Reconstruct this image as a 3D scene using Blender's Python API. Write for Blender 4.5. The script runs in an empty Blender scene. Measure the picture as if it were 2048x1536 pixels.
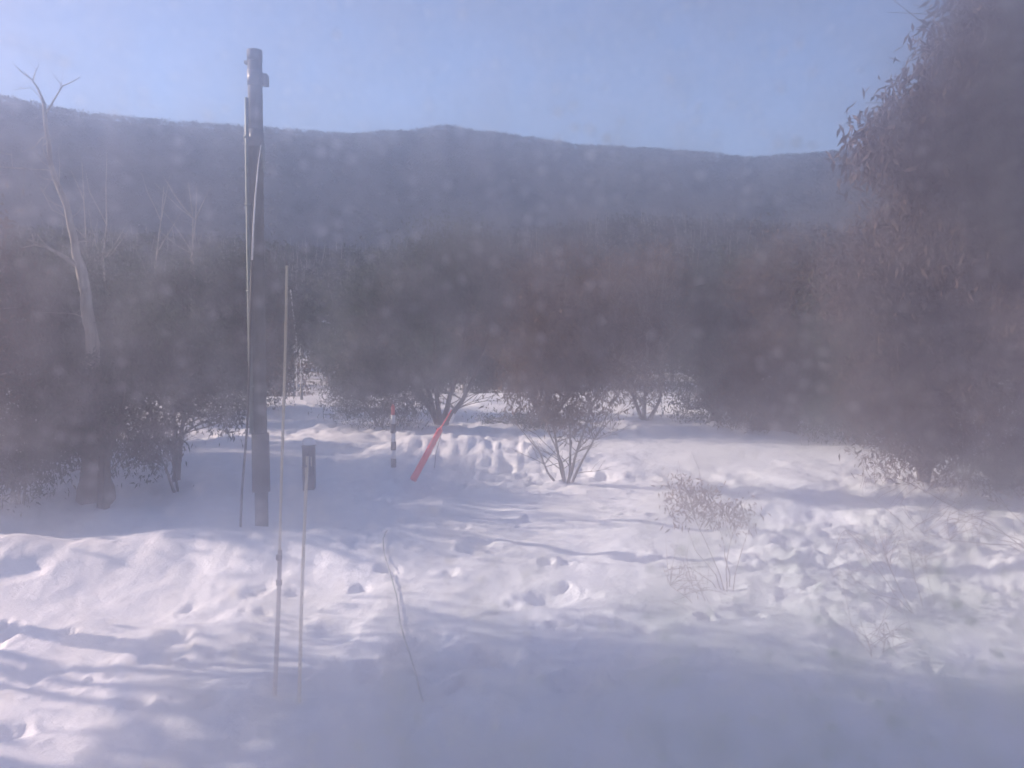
import bpy, math, random
import numpy as np
from mathutils import Vector, Matrix

# ------------------------------------------------------------------ camera, sky, sun, exposure
S = bpy.context.scene
COL = S.collection
CAM_Z = 3.5
PITCH = math.radians(3.4)
FPX = 1704.0                                   # focal length in pixels of the 2048 px wide photograph
cam_data = bpy.data.cameras.new('camera')
cam_data.sensor_width = 36.0
cam_data.lens = 36.0 * FPX / 2048.0
cam_data.clip_start = 0.05
cam_data.clip_end = 6000
cam = bpy.data.objects.new('camera', cam_data)
cam.location = (0, 0, CAM_Z)
cam.rotation_euler = (math.radians(90) - PITCH, 0, 0)
COL.objects.link(cam)
S.camera = cam

SUN_EL = math.radians(23)
SUN_AHEAD = math.radians(17)                   # the sun stands to the left and a little ahead
to_sun = Vector((-math.cos(SUN_AHEAD) * math.cos(SUN_EL), math.sin(SUN_AHEAD) * math.cos(SUN_EL), math.sin(SUN_EL)))
world = bpy.data.worlds.new('World')
S.world = world
world.use_nodes = True
wn, wl = world.node_tree.nodes, world.node_tree.links
wn.clear()
sky = wn.new('ShaderNodeTexSky')
sky.sky_type = 'NISHITA'
sky.sun_disc = False
sky.sun_elevation = SUN_EL
sky.sun_rotation = math.atan2(to_sun.x, to_sun.y)
sky.altitude = 1600
sky.air_density = 1.0
sky.dust_density = 1.7
sky.ozone_density = 2.0
bg = wn.new('ShaderNodeBackground')
bg.inputs['Strength'].default_value = 0.076
wo = wn.new('ShaderNodeOutputWorld')
wl.new(sky.outputs[0], bg.inputs['Color'])
wl.new(bg.outputs[0], wo.inputs['Surface'])

sun_data = bpy.data.lights.new('sun', 'SUN')
sun_data.energy = 5.0
sun_data.angle = math.radians(0.6)
sun_data.color = (1.0, 0.87, 0.71)
sun = bpy.data.objects.new('sun', sun_data)
sun.rotation_euler = to_sun.to_track_quat('Z', 'Y').to_euler()
sun.location = (-60, 20, 40)
COL.objects.link(sun)

S.view_settings.view_transform = 'Standard'
S.view_settings.look = 'None'
S.view_settings.exposure = 1.14
S.view_settings.gamma = 1.0
S.view_settings.use_curve_mapping = False
S.cycles.use_denoising = True
S.cycles.volume_bounces = 3
S.cycles.max_bounces = 6
S.cycles.diffuse_bounces = 3
S.cycles.transparent_max_bounces = 8
S.cycles.volume_step_rate = 1.0

HAZE_DENSITY = 0.0003
HAZE_BOTTOM, HAZE_TOP = -135.0, 300.0
FILM_TAU = 0.26                                # how much the film on the window glass scatters widely (its veil)
BLUR_TAU = 0.68                                # and how much it only spreads by a degree or so (its softness)

FLARE_TINT_SHIFT = (-1.718, 0.0, -5.427)  # noise offset that brings the imitated mauve flare to the right and bottom
rng = np.random.default_rng(11)
random.seed(11)

# ------------------------------------------------------------------ small tools
def ramp01(x, a, b):
    t = np.clip((np.asarray(x, float) - a) / (b - a), 0, 1)
    return t * t * (3 - 2 * t)

def _hash(ix, iy, seed):
    n = (ix.astype(np.int64) * 374761393 + iy.astype(np.int64) * 668265263 + seed * 974711) & 0x7fffffff
    n = ((n ^ (n >> 13)) * 1274126177) & 0x7fffffff
    return ((n ^ (n >> 16)) & 0xffff) / 65535.0

def vnoise(x, y, seed=0):
    x = np.asarray(x, float); y = np.asarray(y, float)
    ix, iy = np.floor(x), np.floor(y)
    fx, fy = x - ix, y - iy
    fx = fx * fx * fx * (fx * (fx * 6 - 15) + 10); fy = fy * fy * fy * (fy * (fy * 6 - 15) + 10)
    a = _hash(ix, iy, seed); b = _hash(ix + 1, iy, seed); c = _hash(ix, iy + 1, seed); d = _hash(ix + 1, iy + 1, seed)
    return (a + (b - a) * fx) * (1 - fy) + (c + (d - c) * fx) * fy

def fbm(x, y, seed=0, octaves=4, gain=0.5):
    s, amp, tot = 0.0, 1.0, 0.0
    for k in range(octaves):
        s = s + amp * (vnoise(x, y, seed + 17 * k) - 0.5)
        tot += amp
        x, y = x * 1.63 + y * 1.17 + 3.1, y * 1.63 - x * 1.17 + 7.7     # rotate and double
        amp *= gain
    return s / tot * 2

def mesh_np(name, verts, faces_flat, sizes, smooth=False):
    """A mesh from numpy arrays: verts (n,3), all loops' vertex numbers, and each face's number of corners."""
    me = bpy.data.meshes.new(name)
    verts = np.asarray(verts, np.float32); faces_flat = np.asarray(faces_flat, np.int32); sizes = np.asarray(sizes, np.int32)
    me.vertices.add(len(verts)); me.vertices.foreach_set('co', verts.ravel())
    me.loops.add(len(faces_flat)); me.loops.foreach_set('vertex_index', faces_flat)
    me.polygons.add(len(sizes))
    start = np.zeros(len(sizes), np.int32); start[1:] = np.cumsum(sizes)[:-1]
    me.polygons.foreach_set('loop_start', start)
    me.polygons.foreach_set('loop_total', sizes)
    if smooth:
        me.polygons.foreach_set('use_smooth', np.ones(len(sizes), bool))
    me.update(calc_edges=True)
    return me

def tag(o, label=None, cat=None, group=None, kind=None):
    if label: o['label'] = label
    if cat: o['category'] = cat
    if group: o['group'] = group
    if kind: o['kind'] = kind
    return o

def link(name, me, mat=None, parent=None, loc=None):
    o = bpy.data.objects.new(name, me)
    if mat is not None and me is not None and not me.materials: me.materials.append(mat)
    if loc is not None: o.location = loc
    COL.objects.link(o)
    if parent is not None: o.parent = parent
    return o

def empty(name, loc, label, cat, group=None, rz=0):
    o = bpy.data.objects.new(name, None)
    o.location = loc; o.rotation_euler = (0, 0, rz); o.empty_display_size = 0.3
    COL.objects.link(o)
    return tag(o, label, cat, group)

class MB:
    """Collects tubes, boxes and loose faces and builds ONE mesh object from them."""
    def __init__(self):
        self.v, self.f, self.n = [], [], 0
    def add(self, verts, faces):
        verts = np.asarray(verts, float)
        self.f += [tuple(i + self.n for i in f) for f in faces]
        self.v.append(verts); self.n += len(verts)
    def tube(self, pts, radii, sides=8, caps=True, wobble=0.0, r=None):
        pts = [Vector(p) for p in pts]
        if not hasattr(radii, '__len__'): radii = [radii] * len(pts)
        rings, up = [], None
        for i, p in enumerate(pts):
            t = (pts[min(i + 1, len(pts) - 1)] - pts[max(i - 1, 0)])
            t = t.normalized() if t.length > 1e-9 else Vector((0, 0, 1))
            if up is None:
                up = t.orthogonal().normalized()
            up = (up - t * up.dot(t))
            up = up.normalized() if up.length > 1e-6 else t.orthogonal().normalized()
            side = t.cross(up)
            for k in range(sides):
                a = 2 * math.pi * k / sides
                rr = radii[i] * (1 + (wobble * (random.random() - 0.5) if wobble else 0))
                rings.append(p + up * math.cos(a) * rr + side * math.sin(a) * rr)
        m = len(pts)
        faces = []
        for i in range(m - 1):
            for k in range(sides):
                a, b = i * sides + k, i * sides + (k + 1) % sides
                faces.append((a, b, b + sides, a + sides))
        if caps:
            faces.append(tuple(range(sides - 1, -1, -1)))
            faces.append(tuple((m - 1) * sides + k for k in range(sides)))
        self.add([tuple(q) for q in rings], faces)
        return self
    def box(self, c, s, rz=0, bevel=0.0, M=None):
        x, y, z = s[0] / 2, s[1] / 2, s[2] / 2
        b = min(bevel, min(x, y) * 0.9)
        if b > 0:
            out = [(-x + b, -y), (x - b, -y), (x, -y + b), (x, y - b), (x - b, y), (-x + b, y), (-x, y - b), (-x, -y + b)]
            vs = [(px * k, py * k, zz) for zz, k in ((-z, 1), (z - b, 1), (z, 1 - b / max(x, y))) for px, py in out]
            n = 8
        else:
            out = [(-x, -y), (x, -y), (x, y), (-x, y)]
            vs = [(px, py, zz) for zz in (-z, z) for px, py in out]
            n = 4
        R = M if M is not None else Matrix.Rotation(rz, 3, 'Z')
        vs = [tuple(R @ Vector(v) + Vector(c)) for v in vs]
        L = len(vs) // n
        fs = [tuple(range(n - 1, -1, -1)), tuple((L - 1) * n + k for k in range(n))]
        for i in range(L - 1):
            for k in range(n):
                a, bb = i * n + k, i * n + (k + 1) % n
                fs.append((a, bb, bb + n, a + n))
        self.add(vs, fs)
        return self
    def build(self, name, mat, parent=None, smooth=False, loc=None):
        me = mesh_np(name, np.concatenate(self.v), [i for f in self.f for i in f], [len(f) for f in self.f], smooth)
        return link(name, me, mat, parent, loc)

def ray(px, py):
    """World direction through a point of the 2048x1536 photograph."""
    d = Vector((px - 1024, FPX, -(py - 768)))
    c, s = math.cos(-PITCH), math.sin(-PITCH)
    return Vector((d.x, d.y * c - d.z * s, d.y * s + d.z * c)).normalized()

def at(px, py, Y):
    d = ray(px, py)
    t = Y / d.y
    return Vector((d.x * t, Y, CAM_Z + d.z * t))

# ------------------------------------------------------------------ materials
def mat_new(name):
    m = bpy.data.materials.new(name)
    m.use_nodes = True
    nt = m.node_tree
    return m, nt, nt.nodes['Principled BSDF']

def nd(nt, t, **kw):
    n = nt.nodes.new(t)
    for k, v in kw.items():
        if k.startswith('i_'): n.inputs[k[2:].replace('_', ' ')].default_value = v
        else: setattr(n, k, v)
    return n

def plain(name, col, rough=0.6, metal=0.0, var=0.25, scale=6.0, bump=0.15):
    """A painted / wooden / metal surface with worn, uneven colour and fine relief."""
    m, nt, b = mat_new(name)
    L = nt.links
    tc = nd(nt, 'ShaderNodeTexCoord')
    n1 = nd(nt, 'ShaderNodeTexNoise', i_Scale=scale, i_Detail=6.0, i_Roughness=0.65)
    L.new(tc.outputs['Object'], n1.inputs['Vector'])
    r = nd(nt, 'ShaderNodeValToRGB')
    r.color_ramp.elements[0].position = 0.3; r.color_ramp.elements[1].position = 0.7
    r.color_ramp.elements[0].color = tuple(c * (1 - var) for c in col) + (1,)
    r.color_ramp.elements[1].color = tuple(min(1, c * (1 + var)) for c in col) + (1,)
    L.new(n1.outputs[0], r.inputs[0]); L.new(r.outputs[0], b.inputs['Base Color'])
    b.inputs['Roughness'].default_value = rough; b.inputs['Metallic'].default_value = metal
    bp = nd(nt, 'ShaderNodeBump', i_Strength=bump, i_Distance=0.01)
    L.new(n1.outputs[0], bp.inputs['Height']); L.new(bp.outputs[0], b.inputs['Normal'])
    return m

def wood(name, c1, c2, sx=14, sz=1.2):
    m, nt, b = mat_new(name)
    L = nt.links
    tc = nd(nt, 'ShaderNodeTexCoord'); mp = nd(nt, 'ShaderNodeMapping')
    mp.inputs['Scale'].default_value = (sx, sx, sz)
    L.new(tc.outputs['Object'], mp.inputs[0])
    n1 = nd(nt, 'ShaderNodeTexNoise', i_Scale=1.0, i_Detail=8.0, i_Roughness=0.7)
    L.new(mp.outputs[0], n1.inputs['Vector'])
    r = nd(nt, 'ShaderNodeValToRGB')
    r.color_ramp.elements[0].position = 0.32; r.color_ramp.elements[1].position = 0.68
    r.color_ramp.elements[0].color = c1 + (1,); r.color_ramp.elements[1].color = c2 + (1,)
    L.new(n1.outputs[0], r.inputs[0]); L.new(r.outputs[0], b.inputs['Base Color'])
    b.inputs['Roughness'].default_value = 0.85
    bp = nd(nt, 'ShaderNodeBump', i_Strength=0.5, i_Distance=0.01)
    L.new(n1.outputs[0], bp.inputs['Height']); L.new(bp.outputs[0], b.inputs['Normal'])
    return m

def leaf_mat(name, c1, c2, c3=None):
    m, nt, b = mat_new(name)
    L = nt.links
    g = nd(nt, 'ShaderNodeNewGeometry'); oi = nd(nt, 'ShaderNodeObjectInfo')
    r = nd(nt, 'ShaderNodeValToRGB')
    e = r.color_ramp.elements
    e[0].position = 0.0; e[0].color = c1 + (1,)
    e[1].position = 0.75; e[1].color = c2 + (1,)
    x = e.new(1.0); x.color = (c3 or c2) + (1,)  # palest share of the leaves imitates leaves catching the sun
    L.new(g.outputs['Random Per Island'], r.inputs[0])
    hs = nd(nt, 'ShaderNodeHueSaturation')
    mr = nd(nt, 'ShaderNodeMapRange', i_To_Min=0.75, i_To_Max=1.3)
    L.new(oi.outputs['Random'], mr.inputs['Value']); L.new(mr.outputs[0], hs.inputs['Value'])
    L.new(r.outputs[0], hs.inputs['Color']); L.new(hs.outputs[0], b.inputs['Base Color'])
    b.inputs['Roughness'].default_value = 0.75
    b.inputs['Specular IOR Level'].default_value = 0.25
    tr = nd(nt, 'ShaderNodeBsdfTranslucent'); L.new(hs.outputs[0], tr.inputs['Color'])
    mx = nd(nt, 'ShaderNodeMixShader'); mx.inputs[0].default_value = 0.3
    out = nt.nodes['Material Output']
    L.new(b.outputs[0], mx.inputs[1]); L.new(tr.outputs[0], mx.inputs[2]); L.new(mx.outputs[0], out.inputs['Surface'])
    return m

def snow_mat():
    m, nt, b = mat_new('snow')
    L = nt.links
    g = nd(nt, 'ShaderNodeNewGeometry')
    n1 = nd(nt, 'ShaderNodeTexNoise', i_Scale=3.0, i_Detail=9.0, i_Roughness=0.7)
    n2 = nd(nt, 'ShaderNodeTexNoise', i_Scale=40.0, i_Detail=4.0, i_Roughness=0.6)
    for n in (n1, n2): L.new(g.outputs['Position'], n.inputs['Vector'])
    r = nd(nt, 'ShaderNodeValToRGB')
    r.color_ramp.elements[0].position = 0.3; r.color_ramp.elements[1].position = 0.65
    r.color_ramp.elements[0].color = (0.74, 0.75, 0.80, 1); r.color_ramp.elements[1].color = (0.86, 0.87, 0.90, 1)
    L.new(n1.outputs[0], r.inputs[0])
    # under the forest the snow is broken by heath, litter and rock: the cover thins out with distance from the clearing
    gz = nd(nt, 'ShaderNodeAttribute', attribute_name='scrub')
    n3 = nd(nt, 'ShaderNodeTexNoise', i_Scale=0.35, i_Detail=10.0, i_Roughness=0.72)
    L.new(g.outputs['Position'], n3.inputs['Vector'])
    ad = nd(nt, 'ShaderNodeMath', operation='ADD'); L.new(n3.outputs[0], ad.inputs[0]); L.new(gz.outputs['Fac'], ad.inputs[1])
    st = nd(nt, 'ShaderNodeMapRange', i_From_Min=0.98, i_From_Max=1.06)
    L.new(ad.outputs[0], st.inputs['Value'])
    n4 = nd(nt, 'ShaderNodeTexNoise', i_Scale=0.05, i_Detail=8.0, i_Roughness=0.7)
    L.new(g.outputs['Position'], n4.inputs['Vector'])
    sc = nd(nt, 'ShaderNodeValToRGB')
    sc.color_ramp.elements[0].position = 0.35; sc.color_ramp.elements[1].position = 0.65
    sc.color_ramp.elements[0].color = (0.022, 0.026, 0.022, 1); sc.color_ramp.elements[1].color = (0.050, 0.046, 0.038, 1)
    L.new(n4.outputs[0], sc.inputs[0])
    mx = nd(nt, 'ShaderNodeMix', data_type='RGBA')
    L.new(st.outputs[0], mx.inputs[0]); L.new(r.outputs[0], mx.inputs[6]); L.new(sc.outputs[0], mx.inputs[7])
    L.new(mx.outputs[2], b.inputs['Base Color'])
    b.inputs['Roughness'].default_value = 0.55
    b.inputs['Subsurface Weight'].default_value = 0.0
    bp = nd(nt, 'ShaderNodeBump', i_Strength=0.8, i_Distance=0.07)
    L.new(n1.outputs[0], bp.inputs['Height'])
    b2 = nd(nt, 'ShaderNodeBump', i_Strength=0.5, i_Distance=0.014)
    L.new(n2.outputs[0], b2.inputs['Height']); L.new(bp.outputs[0], b2.inputs['Normal']); L.new(b2.outputs[0], b.inputs['Normal'])
    return m

M = dict(
    snow=snow_mat(),
    bark=wood('gum_bark', (0.16, 0.14, 0.12), (0.42, 0.39, 0.34), 9, 1.5),
    bark_dark=wood('dark_gum_bark', (0.05, 0.045, 0.04), (0.13, 0.115, 0.10), 9, 1.5),
    bare=wood('bleached_wood', (0.12, 0.11, 0.10), (0.58, 0.54, 0.48), 7, 1.1),
    twig=plain('twig_bark', (0.17, 0.125, 0.105), 0.7, scale=20),
    leaf=leaf_mat('gum_leaf', (0.022, 0.038, 0.032), (0.050, 0.074, 0.056), (0.15, 0.17, 0.13)),
    leaf_warm=leaf_mat('rusty_gum_leaf', (0.055, 0.038, 0.028), (0.120, 0.072, 0.046), (0.24, 0.16, 0.10)),
    leaf_near=leaf_mat('near_gum_leaf', (0.070, 0.052, 0.050), (0.130, 0.092, 0.082), (0.22, 0.16, 0.14)),
    leaf_far=leaf_mat('far_gum_leaf', (0.016, 0.022, 0.022), (0.034, 0.040, 0.036), (0.045, 0.05, 0.045)),
    pole=wood('pole_timber', (0.045, 0.052, 0.050), (0.120, 0.125, 0.115), 16, 0.7),
    steel=plain('galvanised_steel', (0.17, 0.21, 0.20), 0.55, 0.2, 0.25, 10),
    grey=plain('grey_plastic', (0.12, 0.13, 0.135), 0.5),
    dark=plain('dark_rubber', (0.03, 0.03, 0.035), 0.6),
    bamboo=wood('bamboo', (0.42, 0.36, 0.24), (0.70, 0.63, 0.46), 10, 2.0),
    timber=wood('grey_timber', (0.24, 0.21, 0.19), (0.42, 0.38, 0.34), 20, 1.0),
    white=plain('white_paint', (0.78, 0.78, 0.78), 0.5, var=0.08),
    black=plain('black_paint', (0.02, 0.02, 0.024), 0.5),
    red=plain('red_paint', (0.62, 0.06, 0.05), 0.45, var=0.12),
    orange=plain('orange_plastic', (1.0, 0.055, 0.035), 0.35, var=0.06),
    render_wall=plain('lodge_wall', (0.32, 0.30, 0.27), 0.9),
    frame=plain('window_frame', (0.55, 0.54, 0.50), 0.4),
    roofing=plain('lodge_roof', (0.10, 0.12, 0.12), 0.5),
)

# ------------------------------------------------------------------ the ground
SKYLINE = [(-600, 180), (-200, 176), (0, 200), (60, 214), (110, 226), (200, 240), (300, 248), (400, 256), (500, 264), (600, 272), (700, 280), (760, 275), (820, 274),
           (850, 269), (880, 263), (910, 265), (950, 273), (1040, 284), (1100, 293), (1150, 303), (1250, 307), (1350, 314), (1430, 319),
           (1500, 327), (1560, 323), (1640, 317), (1700, 311), (1850, 300), (2048, 296), (2600, 270)]
_az, _tan = [], []
for px, py in SKYLINE:
    d = ray(px, py)
    _az.append(math.atan2(d.x, d.y)); _tan.append(d.z / math.hypot(d.x, d.y))
_az, _tan = np.array(_az), np.array(_tan)

def far_range(az):
    return 820 + 110 * np.sin(az * 3.1 + 0.6)

def H(x, y, fine=True):
    x = np.asarray(x, float); y = np.asarray(y, float)
    r = np.hypot(x, y); az = np.arctan2(x, np.maximum(y, 1e-3))
    # clearing, crest of the road bank, dip, wooded slope, valley, far ridge
    crest = 47 + 2.5 * np.sin(x * 0.09 + 1.0)
    z = 0.28 * fbm(x * 0.11, y * 0.11, 3, 3)
    z = z - 0.028 * np.clip(-x - 4, 0, 14) * ramp01(y, 10, 16) * (1 - ramp01(y, 34, 44))       # falls away to the left
    z = z + (0.50 + 0.26 * fbm(x * 0.55, y * 0.2, 101, 4, 0.6)) * np.exp(-((y - (13.2 + 0.10 * x + 0.9 * fbm(x * 0.4, y * 0.1, 111, 3))) / 1.5) ** 2) * (1 - ramp01(x, -3.6, 0.5))  # ploughed bank by the power pole
    z = z + (0.36 + 0.2 * fbm(x * 0.5, y * 0.2, 121, 3)) * np.exp(-((y - (23.5 - 0.16 * x)) / 1.3) ** 2) * ramp01(x, -5, -3) * (1 - ramp01(x, 1.5, 4))   # second bank across the track
    z = z - 2.6 * ramp01(y, crest, crest + 9)
    near_top = 31 + 4.0 * np.sin(az * 5.2 + 0.4) + 3.0 * np.sin(az * 11.0)
    z = z + (near_top + 2.6) * ramp01(r, 55, 330) ** 0.95 * ramp01(y, -5, 40)
    z = z + 1.6 * fbm(x * 0.03, y * 0.03, 9, 4) * ramp01(r, 55, 110)
    back = ramp01(y, -60, 40)
    z = z - (near_top + 2.6) * 0.55 * ramp01(r, 250, 430) * back
    R = far_range(az)
    ridge = (CAM_Z - 3.0) + R * np.interp(az, _az, _tan)
    z = z * (1 - ramp01(r, 400, 640)) + back * ramp01(r, 400, R) * ridge
    z = z + back * 9 * fbm(x * 0.008, y * 0.008, 21, 4) * ramp01(r, 380, 520) * (1 - ramp01(r, R * 0.80, R * 0.97))
    z = z - back * 120 * ramp01(r, R * 1.0, R * 1.7)
    z = z + 0.10 * fbm(x * 0.42, y * 0.42, 81, 2) * ramp01(y, 6, 9) * (1 - ramp01(y, 17, 24))
    if fine:
        near = 1 - ramp01(y, 34, 60)
        track = np.exp(-((y - (27.5 - 0.08 * x)) / 3.2) ** 2) * ramp01(x, -2, 4)               # smooth groomed strip on the right
        rough = near * (1 - 0.88 * track) * (0.6 + 0.4 * ramp01(y, 4, 9))
        lump = ramp01(fbm(x * 0.16, y * 0.16, 31, 2), -0.25, 0.45)
        z = z + rough * 0.27 * (0.4 + 0.6 * lump) * fbm(x * 0.75, y * 0.75, 41, 6, 0.52)
        ridged = 1 - np.abs(fbm(x * 1.3, y * 1.3, 51, 5, 0.6))
        z = z + rough * 0.17 * (ridged ** 2 - 0.6) * lump * ramp01(y, 8.5, 10.5)
        z = z + rough * 0.03 * (0.4 + 0.6 * lump) * fbm(x * 3.4, y * 3.4, 61, 5, 0.65)
        z = z + near * track * 0.03 * np.sin((y + 0.08 * x) * 7.0 + 2 * fbm(x * 0.2, y * 0.5, 71, 2))
    return z

# footprints and holes trodden into the snow, in world metres
PITS = []
def footsteps(x0, y0, x1, y1, step=0.74):
    n = int(math.hypot(x1 - x0, y1 - y0) / step)
    for i in range(n):
        t = i / max(n, 1)
        s = 0.16 if i % 2 else -0.16
        dx, dy = (x1 - x0), (y1 - y0); L = math.hypot(dx, dy)
        PITS.append((x0 + dx * t - dy / L * s + random.gauss(0, 0.16), y0 + dy * t + dx / L * s + random.gauss(0, 0.16), random.uniform(0.09, 0.19), random.uniform(0.05, 0.16)))
footsteps(-6.5, 9.5, 1.5, 12.8); footsteps(-4.5, 7.5, 3.5, 10.2); footsteps(-1.5, 15.0, 5.5, 17.5)
footsteps(-9, 24, 1, 21.5)
for _ in range(34):
    yy = random.uniform(7.5, 16); PITS.append((random.uniform(-0.62, 0.55) * yy, yy, random.uniform(0.16, 0.42), random.uniform(0.04, 0.12)))
for _ in range(60):
    yy = random.uniform(18, 30); PITS.append((random.uniform(-0.6, 0.15) * yy, yy, random.uniform(0.15, 0.40), random.uniform(0.05, 0.13)))

def build_ground():
    ny, nx = 760, 620
    # rows close together near the lodge and wider apart with distance; beyond the sides the sheet fans out
    t = np.linspace(0, 1, ny)
    ys = 2.2 * (1900 / 2.2) ** (t ** 1.28)
    u = np.linspace(-1, 1, nx)
    uu = np.tan(u * 0.80) * 0.95
    X = uu[None, :] * (ys[:, None] + 3.0); Y = np.repeat(ys[:, None], nx, 1)
    Z = H(X, Y)
    for cx, cy, rad, dep in PITS:
        m = (np.abs(X - cx) < rad * 3) & (np.abs(Y - cy) < rad * 3)
        if not m.any(): continue
        wx, wy = X[m], Y[m]
        an = (cx * 12.9898 + cy * 78.233) % 3.14159
        u_, v_ = (wx - cx) * math.cos(an) + (wy - cy) * math.sin(an), (wy - cy) * math.cos(an) - (wx - cx) * math.sin(an)
        q = (u_ ** 2 + (v_ * 1.5) ** 2) / rad ** 2 * (1 + 1.9 * fbm(wx * 2.6, wy * 2.6, 91, 4)).clip(.2)
        Z[m] += -dep * np.exp(-q ** 1.5) + dep * 0.18 * np.exp(-(np.sqrt(q) - 1.5) ** 2 * 3)
    V = np.stack([X, Y, Z], -1).reshape(-1, 3)
    i = np.arange(ny - 1)[:, None] * nx + np.arange(nx - 1)[None, :]
    F = np.stack([i, i + 1, i + nx + 1, i + nx], -1).reshape(-1)
    me = mesh_np('snow_ground', V, F, np.full((ny - 1) * (nx - 1), 4), True)
    r = np.hypot(V[:, 0], V[:, 1])
    scrub = 0.10 + 0.35 * ramp01(V[:, 1], 46, 75) + 0.25 * ramp01(r, 90, 180) + 0.35 * ramp01(r, 200, 420)
    a = me.attributes.new('scrub', 'FLOAT', 'POINT'); a.data.foreach_set('value', scrub.astype(np.float32))
    return tag(link('snow_ground', me, M['snow']), kind='structure')
build_ground()

# the level ground behind and beside the lodge, out to the horizon
mb = MB()
mb.box((0, -1205, -1.2), (5200, 2400, 0.8))
tag(mb.build('terrain', M['snow']), kind='structure')

def on_ground(px, py, tmax=120):
    """Where the ray through a photo point meets the ground."""
    d = ray(px, py)
    ts = np.linspace(5, tmax, 4000)
    z = CAM_Z + d.z * ts - H(d.x * ts, d.y * ts, False)
    k = np.argmax(z < 0)
    return Vector((d.x * ts[k], d.y * ts[k], float(H(d.x * ts[k], d.y * ts[k]))))

def gz(x, y):
    return float(H(x, y))

# ------------------------------------------------------------------ plants
def leaves_mesh(name, centres, spread, per, size, aspect=0.26, droop=0.75, seed=0):
    """Many slender leaves, each a folded four-sided blade, in clusters round CENTRES (n,3)."""
    g = np.random.default_rng(seed)
    n = len(centres) * per
    c = np.repeat(np.asarray(centres, float), per, 0) + g.normal(0, 1, (n, 3)) * np.asarray(spread)
    L = size * g.uniform(0.6, 1.35, n)
    a = g.normal(0, 1, (n, 3)); a[:, 2] -= droop * 1.6
    a /= np.linalg.norm(a, axis=1)[:, None]
    b = np.cross(a, g.normal(0, 1, (n, 3))); b /= np.linalg.norm(b, axis=1)[:, None]
    nrm = np.cross(a, b)
    W = L * aspect
    p0 = c; p2 = c + a * L[:, None]
    mid = c + a * (L * 0.42)[:, None] + nrm * (W * 0.25)[:, None]
    p1 = mid + b * (W * 0.5)[:, None]; p3 = mid - b * (W * 0.5)[:, None]
    V = np.stack([p0, p1, p2, p3], 1).reshape(-1, 3)
    k = np.arange(n)[:, None] * 4
    F = np.concatenate([k, k + 1, k + 2, k + 3], 1).reshape(-1)
    return mesh_np(name, V, F, np.full(n, 4))

def bent(p, q, sag, n, jit):
    p, q = Vector(p), Vector(q)
    out = []
    L = (q - p).length
    ph = [random.uniform(-1, 1) * jit * L for _ in range(3)]
    for i in range(n + 1):
        t = i / n
        v = p.lerp(q, t)
        v.z += sag * L * math.sin(math.pi * t)
        w = math.sin(math.pi * t)
        v += Vector((ph[0] * w + random.gauss(0, jit * L * 0.25) * w, ph[1] * w, ph[2] * w * 0.5 + random.gauss(0, jit * L * 0.2) * w))
        out.append(v)
    return out

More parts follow.
